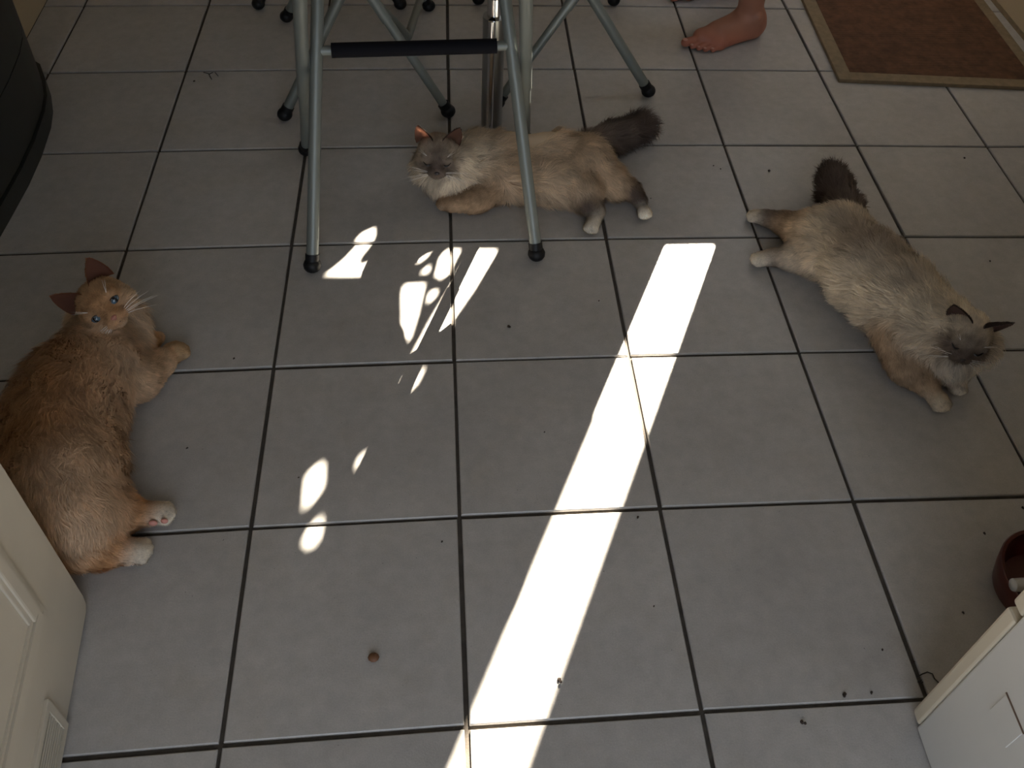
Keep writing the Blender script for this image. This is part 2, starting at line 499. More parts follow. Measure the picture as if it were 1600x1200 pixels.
# ---------------------------------------------------------------- bar table with chrome leg
tb = empty('bar_table', (.106, -.590, 0)); tag(tb, 'bar table with an upright chrome tube leg behind the cream cat', 'table')
MB().lathe([(.025, 0), (.025, .30), (.0235, .30)], n=28).build('sleeve', M['chrome_dull'], tb, smooth=True)
MB().tube([(-.006, -.0215, .004), (-.006, -.0215, .30)], .0085, flat=1).build('slot_strip', M['chrome'], tb, smooth=True)
MB().lathe([(.0165, .29), (.0165, .90)], n=28).build('column', M['chrome'], tb, smooth=True)
MB().lathe([(.0175, .345), (.019, .349), (.019, .366), (.0175, .37)], n=28).build('collar', M['rubber'], tb, smooth=True)
MB().lathe([(.26, .90), (.295, .905), (.30, .918), (.295, .93), (.26, .932)], (-.06, -.05, 0), n=48).build('table_top', M['table'], tb, smooth=True)

# ---------------------------------------------------------------- food bowl and spoon
bc = P(1621, 925, .0)
bl = MB().lathe([(.062, 0), (.070, .003), (.076, .03), (.080, .056), (.078, .060), (.073, .058), (.068, .03), (.060, .010), (.02, .008)], (0, 0, 0), 48).build('food_bowl', M['bowl'], None, smooth=True)
bl.location = bc; tag(bl, 'dark red glazed food bowl on the tiles behind the white appliance', 'bowl')
s0 = P(1580, 914, .070); sd = Vector((1, .02, -.12)).normalized()
sp = empty('spoon', tuple(s0)); tag(sp, 'silver metal spoon handle resting in the dark red bowl', 'spoon')
MB().tube([(0, 0, 0), tuple(sd * .003), tuple(sd * .02), tuple(sd * .06)], [.006, .0098, .0108, .0104]).build('handle', M['spoon'], sp, smooth=True)
MB().tube([tuple(sd * .06), tuple(sd * .10)], [.0104, .004]).build('neck', M['spoon'], sp, smooth=True)
MB().ball(tuple(sd * .112), (.018, .012, .004)).build('spoon_bowl', M['spoon'], sp, smooth=True)

# ---------------------------------------------------------------- kibble, crumbs and hairs on the floor
k = MB().ball((0, 0, .0045), (.0085, .0075, .005), n=10, m=6).build('kibble', M['kibble'], None, smooth=True)
k.location = P(584, 1029); tag(k, 'round brown cat kibble lying alone on a grey tile', 'kibble')
lump = MB()
for q in range(3):
    lump.ball(RNG.uniform(-.0015, .0015, 3) + np.array([q * .0018 - .002, 0, .0018]), RNG.uniform(.0016, .0026, 3), n=7, m=5)
cr0 = None
for (u, v, sc, a) in [(874, 1062, 1.3, .9), (795, 510, 1.2, 1.0), (1202, 267, 1.3, .2), (1417, 602, 1.4, .4), (1115, 259, .7, 0), (1126, 264, .7, .4), (1507, 247, 1.0, .2),
                      (1547, 408, .8, .1), (366, 560, .7, .3), (936, 470, .6, .2), (1017, 310, .5, 0), (1320, 1085, 1.2, 0), (1362, 1082, .8, 0), (1428, 1034, .7, 0),
                      (1253, 1128, 1.2, 1.4), (1022, 947, .5, 0), (851, 675, .5, .1), (997, 808, .8, .2), (1538, 833, .8, .3), (1598, 793, .9, .2), (691, 846, .6, .3),
                      (467, 746, .5, 0), (304, 127, .9, .2), (293, 700, .6, .1), (1379, 1015, .6, 0), (1505, 957, .7, .3)]:
    if cr0 is None:
        cr0 = lump.build('crumb', M['crumb'], None); c_ = cr0
    else:
        c_ = cr0.copy(); COL.objects.link(c_)
    c_.location = P(u, v); c_.scale = (sc * 1.1, sc, sc * .8); c_.rotation_euler = (0, 0, a + .6)
    tag(c_, 'tiny dark crumb lying on the grey tiles', 'crumb', 'dark crumbs scattered on the tiles')


def hair_tuft(pts, label):
    hb = MB()
    for line in pts:
        hb.tube([P(u, v, .0016) for u, v in line], .0009, n=5)
    o = hb.build('hair_tuft', M['hair_bit']); tag(o, label, 'hair')


hair_tuft([[(1433, 1058), (1441, 1053), (1449, 1050), (1457, 1053), (1460, 1060), (1467, 1067)], [(1434, 1066), (1440, 1062), (1442, 1066), (1437, 1067)]],
          'thin dark tuft of hair on the tile beside the white appliance')
hair_tuft([[(318, 113), (326, 115), (331, 124)], [(326, 116), (333, 113)], [(336, 113), (341, 119)]], 'dark scraggly hair on the tile joint near the charcoal cabinet')

# ================================================================ implicit-surface bodies
def unit(v):
    v = np.array(v, float); return v / np.linalg.norm(v)


def RC(a, b, ra, rb, col=(.5, .5, .5), fl=.01, k=.02, flow=None):
    a, b = np.array(a, float), np.array(b, float)
    return dict(t=0, a=a, b=b, ra=ra, rb=rb, col=np.array(col), fl=fl, k=k, flow=unit(flow if flow is not None else b - a))


def EL(c, ax, r, col=(.5, .5, .5), fl=.01, k=.015, flow=(0, 0, 1)):
    return dict(t=1, c=np.array(c, float), ax=np.array(ax, float), r=np.array(r, float), col=np.array(col), fl=fl, k=k, flow=unit(flow))


def sdf(pr, X, Y, Z):
    if pr['t'] == 0:
        a, ab = pr['a'], pr['b'] - pr['a']
        px, py, pz = X - a[0], Y - a[1], Z - a[2]
        t = np.clip((px * ab[0] + py * ab[1] + pz * ab[2]) / (ab @ ab), 0, 1)
        return np.sqrt((px - t * ab[0]) ** 2 + (py - t * ab[1]) ** 2 + (pz - t * ab[2]) ** 2) - (pr['ra'] + t * (pr['rb'] - pr['ra']))
    ax, r = pr['ax'], pr['r']
    px, py, pz = X - pr['c'][0], Y - pr['c'][1], Z - pr['c'][2]
    k0 = 0; k1 = 0
    for i in range(3):
        q = (px * ax[0, i] + py * ax[1, i] + pz * ax[2, i]) / r[i]
        k0 = k0 + q * q; k1 = k1 + (q / r[i]) ** 2
    k0 = np.sqrt(k0); k1 = np.sqrt(k1) + 1e-9
    return k0 * (k0 - 1) / k1


def bounds(pr):
    if pr['t'] == 0:
        r = max(pr['ra'], pr['rb'])
        return np.minimum(pr['a'], pr['b']) - r, np.maximum(pr['a'], pr['b']) + r
    r = pr['r'].max(); return pr['c'] - r, pr['c'] + r


def polygonise(prims, axes, zcut=0.002):
    """smooth union of the primitives on a rectilinear grid -> surface-net verts, quads"""
    gx, gy, gz = axes
    F = np.full((len(gx), len(gy), len(gz)), .2, np.float32)
    for pr in prims:
        lo, hi = bounds(pr); mgn = .035
        i0, i1 = np.searchsorted(gx, lo[0] - mgn), np.searchsorted(gx, hi[0] + mgn)
        j0, j1 = np.searchsorted(gy, lo[1] - mgn), np.searchsorted(gy, hi[1] + mgn)
        k0, k1 = np.searchsorted(gz, lo[2] - mgn), np.searchsorted(gz, hi[2] + mgn)
        if i1 <= i0 or j1 <= j0 or k1 <= k0: continue
        X, Y, Z = gx[i0:i1, None, None], gy[None, j0:j1, None], gz[None, None, k0:k1]
        d = sdf(pr, X, Y, Z); sub = F[i0:i1, j0:j1, k0:k1]
        h = np.maximum(pr['k'] - np.abs(sub - d), 0) / pr['k']
        F[i0:i1, j0:j1, k0:k1] = np.minimum(sub, d) - h * h * pr['k'] * .25
    F = np.maximum(F, (zcut - gz)[None, None, :].astype(np.float32))
    S = F < 0
    nx, ny, nz = F.shape
    acc = np.zeros((nx - 1, ny - 1, nz - 1, 3), np.float32); cnt = np.zeros((nx - 1, ny - 1, nz - 1), np.float32)
    G = (gx.astype(np.float32), gy.astype(np.float32), gz.astype(np.float32))
    edges = []
    for axn in range(3):
        sl0 = [slice(None)] * 3; sl1 = [slice(None)] * 3
        sl0[axn] = slice(0, -1); sl1[axn] = slice(1, None)
        idx = np.argwhere(S[tuple(sl0)] != S[tuple(sl1)])
        nxt = idx.copy(); nxt[:, axn] += 1
        f0 = F[tuple(idx.T)]; f1 = F[tuple(nxt.T)]; t = f0 / (f0 - f1)
        pos = np.stack([G[c][idx[:, c]] for c in range(3)], 1)
        pos[:, axn] += t * (G[axn][nxt[:, axn]] - G[axn][idx[:, axn]])
        o1, o2 = [c for c in range(3) if c != axn]
        ok = (idx[:, o1] > 0) & (idx[:, o2] > 0) & (idx[:, o1] < F.shape[o1] - 1) & (idx[:, o2] < F.shape[o2] - 1)
        idx, pos = idx[ok], pos[ok]
        cells = []
        for da, db in ((-1, -1), (0, -1), (0, 0), (-1, 0)):
            c = idx.copy(); c[:, o1] += da; c[:, o2] += db; cells.append(c)
            np.add.at(acc, tuple(c.T), pos); np.add.at(cnt, tuple(c.T), 1)
        edges.append((axn, cells, S[tuple(idx.T)]))
    act = cnt > 0
    ids = np.full(cnt.shape, -1, np.int64); ids[act] = np.arange(act.sum())
    V = acc[act] / cnt[act][:, None]
    Q = []
    for axn, cells, inside in edges:
        q = np.stack([ids[tuple(c.T)] for c in cells], 1)
        flip = inside if axn != 1 else ~inside
        q[~flip] = q[~flip][:, ::-1]
        Q.append(q)
    return V.astype(np.float64), np.concatenate(Q)


def vnormals(V, Q):
    N = np.zeros_like(V)
    fn = np.cross(V[Q[:, 2]] - V[Q[:, 0]], V[Q[:, 3]] - V[Q[:, 1]])
    for c in range(4): np.add.at(N, Q[:, c], fn)
    return N / (np.linalg.norm(N, axis=1, keepdims=True) + 1e-12)


def smooth(V, Q, it=2):
    for _ in range(it):
        A = np.zeros_like(V); c = np.zeros(len(V))
        for i in range(4):
            a, b = Q[:, i], Q[:, (i + 1) % 4]
            np.add.at(A, a, V[b]); np.add.at(A, b, V[a]); np.add.at(c, a, 1); np.add.at(c, b, 1)
        V = V * .4 + A / np.maximum(c, 1)[:, None] * .6
    return V


def vnoise(Pn, freq, seed):
    """trilinear value noise in [-1, 1], 3 channels"""
    q = Pn * freq + seed * 17.3; i = np.floor(q).astype(np.int64); f = q - i; f = f * f * (3 - 2 * f)
    out = np.zeros((len(Pn), 3))
    for dx in (0, 1):
        for dy in (0, 1):
            for dz in (0, 1):
                h = (i[:, 0] + dx) * 73856093 ^ (i[:, 1] + dy) * 19349663 ^ (i[:, 2] + dz) * 83492791 ^ int(seed * 7919)
                wgt = (f[:, 0] if dx else 1 - f[:, 0]) * (f[:, 1] if dy else 1 - f[:, 1]) * (f[:, 2] if dz else 1 - f[:, 2])
                for c in range(3):
                    hh = (h * (2654435761 + c * 40503) + c * 977) & 0x7fffffff
                    hh = ((hh >> 13) ^ hh) * 1274126177 & 0x7fffffff
                    out[:, c] += wgt * (hh / 0x3fffffff - 1)
    return out


def paint(prims, V, soft=.007):
    D = np.stack([sdf(p, V[:, 0], V[:, 1], V[:, 2]) for p in prims], 1)
    W = np.exp(-(D - D.min(1, keepdims=True)) / soft); W /= W.sum(1, keepdims=True)
    return W @ np.stack([p['col'] for p in prims]), W @ np.stack([p['flow'] for p in prims]), W @ np.array([p['fl'] for p in prims])


def set_col(me, C, thin=.25):
    a = me.attributes.new('Col', 'FLOAT_COLOR', 'POINT')
    a.data.foreach_set('color', np.c_[C, np.ones(len(C)) * thin].astype(np.float32).ravel())


def np_mesh(name, V, faces):
    me = bpy.data.meshes.new(name); me.from_pydata(V.tolist(), [], faces if isinstance(faces, list) else faces.tolist()); me.update(); return me


def grow_fur(name, V, T3, N, C, FL, FW, density, width, parent, origin, mask_pts=(), seed=1, lift=24, zmin=.0015):
    rng = np.random.default_rng(seed)
    A = V[T3[:, 0]]; B = V[T3[:, 1]]; Cc = V[T3[:, 2]]
    ar = np.linalg.norm(np.cross(B - A, Cc - A), axis=1) * .5
    fl = FL[T3].mean(1)
    wgt = ar * np.clip(.016 / (fl + .002), .7, 2.2) * (fl > .0012)
    n = int(ar.sum() * 1e4 * density)
    ti = rng.choice(len(T3), n, p=wgt / wgt.sum())
    r1 = np.sqrt(rng.random(n)); r2 = rng.random(n)
    bw = np.stack([1 - r1, r1 * (1 - r2), r1 * r2], 1)
    tri = T3[ti]
    mixv = lambda X: (X[tri] * (bw[:, :, None] if X.ndim == 2 else bw)).sum(1)
    p, nn, cc, L, fw = mixv(V), mixv(N), mixv(C), mixv(FL), mixv(FW)
    keep = p[:, 2] > .004
    for m_, r_ in mask_pts: keep &= np.linalg.norm(p - m_, axis=1) > r_
    p, nn, cc, L, fw = p[keep], nn[keep], cc[keep], L[keep], fw[keep]; n = len(p)
    nn /= np.linalg.norm(nn, axis=1, keepdims=True)
    wisp = vnoise(p, 85, seed) * .85 + vnoise(p, 30, seed + 3) * .45
    fw = fw / (np.linalg.norm(fw, axis=1, keepdims=True) + 1e-9) + wisp + rng.normal(0, .10, (n, 3))
    fw[:, 2] -= .25
    t = fw - nn * (fw * nn).sum(1, keepdims=True); t /= np.linalg.norm(t, axis=1, keepdims=True) + 1e-9
    L = L * rng.uniform(.65, 1.3, n)
    th = np.radians(lift + rng.uniform(-10, 14, n) + 10 * vnoise(p, 55, seed + 5)[:, 0])
    d0 = nn * np.sin(th + .30)[:, None] + t * np.cos(th + .30)[:, None]
    d1 = nn * np.sin(th - .22)[:, None] + t * np.cos(th - .22)[:, None]
    d1[:, 2] -= .18; d1 /= np.linalg.norm(d1, axis=1, keepdims=True)
    root = p - nn * .0008; midp = root + d0 * (L * .5)[:, None]; tip = midp + d1 * (L * .5)[:, None]
    for q in (midp, tip): q[:, 2] = np.maximum(q[:, 2], zmin)
    wd = np.cross(d0, nn); wd /= np.linalg.norm(wd, axis=1, keepdims=True) + 1e-9
    ww = (width * rng.uniform(.7, 1.3, n))[:, None]
    VV = np.stack([root - wd * ww, root + wd * ww, midp + wd * ww * .75, midp - wd * ww * .75, tip], 1).reshape(-1, 3) - origin
    b = np.arange(n) * 5
    me = bpy.data.meshes.new(name)
    me.vertices.add(n * 5); me.vertices.foreach_set('co', VV.astype(np.float32).ravel())
    loops = np.stack([b, b + 1, b + 2, b + 3, b + 3, b + 2, b + 4], 1).ravel()
    me.loops.add(n * 7); me.loops.foreach_set('vertex_index', loops.astype(np.int32))
    me.polygons.add(n * 2)
    ls = np.stack([np.arange(n) * 7, np.arange(n) * 7 + 4], 1).ravel()
    me.polygons.foreach_set('loop_start', ls.astype(np.int32))
    me.polygons.foreach_set('use_smooth', np.ones(n * 2, bool))
    me.update(calc_edges=True)
    sh = (1 + vnoise(p, 150, seed + 9)[:, :1] * .26 + vnoise(p, 45, seed + 13)[:, :1] * .20 + rng.normal(0, .10, (n, 1)))
    c5 = np.repeat(np.clip(cc * sh, 0, 1), 5, 0)
    set_col(me, np.clip(c5, 0, 1))
    nrm = nn * .8 + d0 * .0; nrm /= np.linalg.norm(nrm, axis=1, keepdims=True)
    me.normals_split_custom_set_from_vertices(np.repeat(nrm, 5, 0).tolist())
    o = link(name, me, M['fur'], parent); o['kind'] = 'stuff'
    return o


# ---------------------------------------------------------------- cats
def frame(f, u):
    f = unit(f); u = np.array(u, float); u = unit(u - f * (u @ f)); r = np.cross(f, u)
    return np.stack([r, f, u], 1)          # columns: right, forward, up


def ear(c, H, sx, col_out, col_in, splay, s, turn=0.0):
    """cupped ear shell: verts, quads, colours"""
    base = c + H @ (np.array([sx * .026, -.004, .026]) * s)
    axis = unit(H @ np.array([sx * splay, -.10, 1.0]))
    opn = unit(H @ np.array([sx * (.45 + turn), 1.0, .05])); opn = unit(opn - axis * (opn @ axis))
    wd = np.cross(axis, opn)
    nu, nv = 11, 8; Vv = []; Cv = []
    for layer in (0, 1):
        for j in range(nv):
            t = j / (nv - 1); W = .0225 * s * (1 - t ** 1.7) ** .8 + .0012; dep = .016 * s * (1 - t) ** .8 + .001
            for i in range(nu):
                ph = (i / (nu - 1) - .5) * math.radians(165)
                off = 0.0 if layer == 0 else .0020
                q = base + axis * (t * .046 * s) + wd * (W - off * .6) * math.sin(ph) - opn * (dep - off) * math.cos(ph) + opn * .004
                Vv.append(q); Cv.append(col_out if layer == 0 else col_in)
    Fq = []
    for layer in (0, 1):
        o = layer * nu * nv
        for j in range(nv - 1):
            for i in range(nu - 1):
                q = (o + j * nu + i, o + j * nu + i + 1, o + (j + 1) * nu + i + 1, o + (j + 1) * nu + i)
                Fq.append(q if layer == 0 else q[::-1])
    o = nu * nv
    for j in range(nv - 1):
        for i in (0, nu - 1): Fq.append((j * nu + i, (j + 1) * nu + i, o + (j + 1) * nu + i, o + j * nu + i))
    for i in range(nu - 1): Fq.append(((nv - 1) * nu + i, (nv - 1) * nu + i + 1, o + (nv - 1) * nu + i + 1, o + (nv - 1) * nu + i))
    return np.array(Vv), np.array(Fq), np.array(Cv), nu * nv


def make_cat(name, label, origin, prims, head_c, H, s, pal, spots, eyes, seed, ear_splay=(.32, .32), ear_turn=(0, 0), pads=(), density=26, bare=()):
    root = empty(name, tuple(origin)); tag(root, label, 'cat')
    origin = np.array(origin, float)
    hl = lambda x, y, z: head_c + H @ (np.array([x, y, z]) * s)
    back = -H[:, 1]; up = H[:, 2]; rt = H[:, 0]
    fc, ck, mz = pal['forehead'], pal['cheek'], pal['mask']
    hp = [EL(hl(0, -.004, .004), H, np.array([.040, .042, .036]) * s, fc, .009, .012, back + up * .2)]
    for sx in (-1, 1):
        hp.append(EL(hl(sx * .022, .014, -.013), H, np.array([.021, .024, .020]) * s, ck, .014, .012, back * .6 + rt * sx * .8 - up * .4))
        hp.append(EL(hl(sx * .0095, .041, -.0165), H, np.array([.0105, .011, .0095]) * s, mz, .0035, .006, back * .6 + rt * sx * .8 - up * .2))
        hp.append(EL(hl(sx * .021, .027, .013), H, np.array([.013, .012, .011]) * s, mz * .5 + fc * .5, .004, .008, back + up * .6))
    hp.append(RC(hl(0, .026, .014), hl(0, .046, -.006), .0135 * s, .0085 * s, mz, .0035, .010, back + up * .9))
    hp.append(EL(hl(0, .036, -.025), H, np.array([.011, .011, .009]) * s, pal['chin'], .008, .008, back * .4 - up))
    allp = prims + hp
    los, his = zip(*[bounds(p) for p in allp]); lo = np.min(los, 0) - .015; hi = np.max(his, 0) + .015; lo[2] = -.006
    h = .0036
    axes = [np.arange(lo[c], hi[c] + h, h) for c in range(3)]
    V, Q = polygonise(allp, axes)
    V = smooth(V, Q, 2)
    Nn = vnormals(V, Q)
    C, FW, FL = paint(allp, V)
    for (sp_c, sp_r, sp_col, sp_w) in spots:
        g = sp_w * np.exp(-(np.linalg.norm(V - sp_c, axis=1) / sp_r) ** 2)
        C = C * (1 - g[:, None]) + np.array(sp_col) * g[:, None]
    C = np.clip(C * (1 + vnoise(V, 40, seed + 11)[:, :1] * .10), 0, 1)
    T3 = np.concatenate([Q[:, [0, 1, 2]], Q[:, [0, 2, 3]]])
    eyep = [hl(sx * .0205, .0345, .0045) for sx in (-1, 1)]
    mask = [(e, .0085 * s) for e in eyep] + [(hl(0, .0535, -.010), .006 * s)] + list(bare)
    # ears joined to the body surface
    bv, bq, bcol = [V], [Q], [C]
    ev, et, en, ec, efl, efw = [], [], [], [], [], []
    cnt = len(V)
    for sx, spl, tn in ((-1, ear_splay[0], ear_turn[0]), (1, ear_splay[1], ear_turn[1])):
        a, b, c, half = ear(head_c, H, sx, pal['ear'], pal['ear_in'], spl, s, tn)
        bv.append(a); bq.append(b + cnt); bcol.append(c); cnt += len(a)
        nb = vnormals(a, b)
        cen = a.mean(0)
        if ((a[:half] - cen) * nb[:half]).sum() < 0: nb = -nb
        outer = b[(b < half).all(1)]
        ev.append(a); et.append(outer); en.append(nb); ec.append(c)
    body = np_mesh('body', np.concatenate(bv) - origin, np.concatenate(bq))
    set_col(body, np.concatenate(bcol), np.concatenate([np.full(len(V), .15), np.full(cnt - len(V), .75)]))
    link('body', body, M['cat_body'], root, smooth=True)
    # fur of head + body, and short fur on the ear backs
    grow_fur('fur', V, T3, Nn, C, FL, FW, density, .00060, root, origin, mask, seed)
    off = 0; vv, tt, nn_, cc_ = [], [], [], []
    for a, b, c, d in zip(ev, et, en, ec):
        vv.append(a); tt.append(b + off); nn_.append(c); cc_.append(d); off += len(a)
    vv = np.concatenate(vv); tt = np.concatenate(tt)
    T = np.concatenate([tt[:, [0, 1, 2]], tt[:, [0, 2, 3]]])
    grow_fur('ear_fur', vv, T, np.concatenate(nn_), np.concatenate(cc_), np.full(len(vv), .005), np.tile(up + back * .3, (len(vv), 1)), 60, .0004, root, origin, (), seed + 1, 14)
    # eyes
    for e, sx in zip(eyep, (-1, 1)):
        if eyes == 'blue':
            EA = frame(H @ np.array([sx * .35, 1, .12]), up)
            eb = MB().ball(e - origin - EA[:, 1] * .0015, (.0094 * s, .0092 * s, .0072 * s), EA).build('eye', M['eye_blue'], root, smooth=True)
            MB().ball(e - origin - EA[:, 1] * .0015 + EA[:, 1] * .0070 * s, (.0030 * s, .0026 * s, .0052 * s), EA).build('pupil', M['pupil'], eb, smooth=True)
            arc = [e - origin + H @ (np.array([sx * (q * .0092), .0062 - .004 * q * q - .0035 * (q > 0) * q, .0068 - .0065 * q * q]) * s) for q in np.linspace(-1, 1, 9)]
            MB().tube(arc, [.0003] + [.0011] * 7 + [.0003], n=6).build('eyelid', M['eye_dark'], root, smooth=True)
        else:
            arc = [e - origin + H @ (np.array([sx * (q * .0088), .0075 - .0040 * q * q - .0030 * (q > 0) * q, -.0025 + .0030 * q * q + .0012 * q]) * s) for q in np.linspace(-1, 1, 9)]
            MB().tube(arc, [.0004, .0012, .0017, .0019, .0019, .0017, .0014, .0011, .0004], n=6).build('eyelid', M['eye_dark'], root, smooth=True)
    # nose and whiskers
    nb_ = MB().ball(hl(0, .0530, -.0088) - origin, (.0058 * s, .0042 * s, .0040 * s), H)
    nb_.ball(hl(0, .0525, -.0118) - origin, (.0028 * s, .0032 * s, .0032 * s), H)
    nb_.build('nose', pal['nose'], root, smooth=True)
    mth = [hl(x, .0500 - abs(x) * .5, -.0195 - .0028 * math.cos(x / .011 * 3.0)) - origin for x in np.linspace(-.011, .011, 9)]
    MB().tube(mth, .0007, n=5).build('mouth', M['eye_dark'], root, smooth=True)
    rg = np.random.default_rng(seed + 40)
    for sx in (-1, 1):
        for q in range(5):
            st = np.array([sx * .015, .044, -.014 - .002 * q]); ln = rg.uniform(.045, .062)
            dr = unit([sx * 1.0, rg.uniform(-.15, .25), .22 - .16 * q + rg.uniform(-.05, .05)])
            pts = [hl(*(st + dr * ln * t + np.array([0, -.010, -.012]) * t * t)) - origin for t in (0, .35, .7, 1)]
            MB().tube(pts, [.00045, .0004, .0003, .0001], n=4).build('whisker', M['whisker'], root)
        for q in range(2):
            st = np.array([sx * .02, .034, .019]); dr = unit([sx * .7, .25, .8 + .3 * q]); ln = .028
            pts = [hl(*(st + dr * ln * t)) - origin for t in (0, .5, 1)]
            MB().tube(pts, [.0004, .0003, .0001], n=4).build('whisker', M['whisker'], root)
    for pc, pr_ in pads:
        MB().ball(pc - origin, pr_, n=10, m=7).build('paw_pad', M['pad_pink'], root, smooth=True)
    return root


def paw(c, d, r, col, k=.008):
    """paw: pad mass plus four toes fanned along direction d"""
    c = np.array(c, float); d = unit(d); sd = unit(np.cross(d, (0, 0, 1)))
    out = [EL(c, np.stack([sd, d, np.cross(sd, d)], 1), (r * 1.02, r * 1.15, r * .85), col, .005, k, d)]
    for q in (-1.5, -.5, .5, 1.5):
        tc = c + d * r * (1.0 - .14 * q * q) + sd * r * .52 * q
        tc[2] = max(tc[2] - r * .15, r * .45)
        out.append(EL(tc, np.stack([sd, d, np.cross(sd, d)], 1), (r * .36, r * .52, r * .42), col, .004, r * .22, d))
    return out


def chain(pts, cols, fls, k=.03, rev=False):
    """pts: (u, v, z, r) -> round cones"""
    W = [P(u, v, z) for u, v, z, _ in pts]; out = []
    for i in range(len(pts) - 1):
        out.append(RC(W[i], W[i + 1], pts[i][3], pts[i + 1][3], cols[min(i, len(cols) - 1)], fls[min(i, len(fls) - 1)], k))
    return out


A_ = lambda *c: np.array(c)
CREAM = A_(.74, .59, .43); TAN = A_(.52, .37, .24); DARK = A_(.105, .078, .066); GREYB = A_(.23, .18, .15); WHITE = A_(.86, .78, .66); PALE = A_(.80, .70, .56)

# ---- cream cat with dark points behind the stool
hc = P(684, 241, .118); H = frame((-.05, -1.0, -.02), (.03, 0, 1))
body = chain([(716, 250, .076, .044), (748, 246, .060, .048), (795, 243, .060, .046), (860, 243, .060, .046), (912, 248, .058, .046)], [PALE, CREAM, CREAM, CREAM], [.024, .030, .034, .034], .03)
body += chain([(750, 276, .042, .044), (800, 280, .040, .042), (870, 285, .040, .042), (900, 290, .040, .040)], [CREAM], [.034], .03)
body += [EL(P(703, 281, .042), np.eye(3), (.048, .038, .042), PALE, .030, .03, (-.1, -.5, -.6)), EL(P(662, 257, .078), np.eye(3), (.019, .024, .032), PALE, .028, .025, (-.7, -.3, -.6)),
         EL(P(716, 255, .090), np.eye(3), (.024, .026, .032), PALE, .028, .025, (.8, -.2, -.5))]
body += chain([(770, 298, .036, .030), (745, 314, .028, .023), (706, 319, .022, .017)], [TAN, TAN], [.010, .008], .02) + paw(P(698, 317, .018), (-1, -.1, 0), .016, TAN)
body += chain([(905, 270, .050, .046), (912, 300, .042, .034), (918, 318, .034, .021)], [CREAM, TAN], [.024, .014], .025)
body += chain([(918, 316, .034, .021), (932, 330, .022, .017), (929, 344, .018, .015)], [DARK, WHITE], [.008, .005], .010) + paw(P(925, 352, .016), P(920, 362) - P(930, 338), .016, WHITE)
body += chain([(920, 258, .052, .046), (958, 286, .042, .029), (988, 298, .032, .020)], [CREAM, TAN], [.026, .012], .025)
body += chain([(984, 296, .034, .020), (1000, 314, .022, .016)], [DARK], [.009], .010) + paw(P(1006, 330, .016), P(1012, 341) - P(998, 314), .015, WHITE)
body += chain([(918, 226, .046, .026), (960, 214, .042, .028), (1000, 198, .042, .026)], [GREYB, DARK], [.026, .038], .02)
pal = dict(forehead=A_(.46, .36, .27), cheek=PALE, mask=DARK, chin=PALE, ear=DARK * 1.1, ear_in=A_(.34, .19, .14), nose=M['nose_dark'])
spots = [(hc + H @ A_(0, .040, -.004), .031, DARK, .97), (hc + H @ A_(.024, .030, -.003), .019, DARK, .88), (hc + H @ A_(-.024, .030, -.003), .019, DARK, .88), (hc + H @ A_(0, .024, .020), .012, DARK * 1.3, .7),
         (P(895, 230, .095), .04, TAN, .5), (P(765, 218, .095), .03, TAN, .45), (P(745, 300, .05), .03, TAN, .5),
         (P(918, 320, .045), .024, DARK, .95), (P(992, 302, .045), .026, DARK, .95), (hc + H @ A_(.030, .016, .018), .016, PALE, .7), (hc + H @ A_(-.030, .016, .018), .016, PALE, .7)]
make_cat('cat', 'cream cat with dark face and bushy tail lying behind the front bar stool', P(830, 300), body, hc, H, 1.0, pal, spots, 'shut', 21, (.42, .36), (.0, .1), bare=[(A_(.172, -.742, .122), .066)])

# ---- cream cat with dark ears stretched out on the right
hc = P(1510, 522, .128); H = frame((-.34, -.90, -.16), (.12, -.12, 1))
body = chain([(1478, 512, .105, .050), (1445, 508, .086, .064), (1402, 468, .085, .070), (1358, 428, .083, .071), (1308, 372, .074, .061)], [PALE, PALE * .97, PALE * .93, PALE * .93], [.024, .032, .032, .028], .03)
body += [EL(P(1488, 556, .064), np.eye(3), (.044, .040, .044), WHITE, .028, .03, (-.2, -.5, -.6)), EL(P(1470, 530, .095), np.eye(3), (.032, .03, .04), PALE, .026, .03, (-.6, -.3, -.5)),
         EL(P(1535, 540, .095), np.eye(3), (.026, .03, .034), PALE, .022, .03, (.7, -.2, -.6))]
body += chain([(1408, 530, .060, .048), (1418, 568, .038, .034), (1450, 604, .024, .020)], [TAN, TAN * .92], [.014, .008], .02) + paw(P(1466, 624, .017), P(1473, 632) - P(1450, 604), .018, A_(.70, .60, .46))
body += chain([(1484, 580, .030, .024), (1494, 597, .020, .017)], [TAN], [.007], .012) + paw(P(1496, 603, .016), (.2, -.9, 0), .014, WHITE)
body += chain([(1312, 368, .070, .056), (1268, 366, .050, .042), (1228, 350, .034, .025)], [CREAM, TAN], [.018, .012], .03)
body += chain([(1232, 350, .034, .024), (1196, 340, .022, .018)], [GREYB], [.006], .012) + paw(P(1183, 338, .017), P(1178, 337) - P(1210, 343), .016, WHITE)
body += chain([(1318, 392, .066, .058), (1280, 398, .046, .042), (1240, 402, .032, .026)], [CREAM, PALE], [.020, .012], .03)
body += chain([(1244, 402, .032, .025), (1206, 402, .022, .019)], [A_(.40, .32, .25)], [.006], .012) + paw(P(1191, 404, .018), P(1180, 405) - P(1210, 402), .017, WHITE)
body += chain([(1326, 352, .062, .034), (1320, 326, .055, .028), (1306, 298, .055, .028), (1301, 276, .060, .026)], [GREYB, DARK * 1.35, DARK * 1.1], [.024, .028, .030], .025)
pal = dict(forehead=PALE, cheek=TAN * 1.0, mask=A_(.13, .095, .075), chin=PALE, ear=DARK * .7, ear_in=A_(.30, .20, .17), nose=M['nose_dark'])
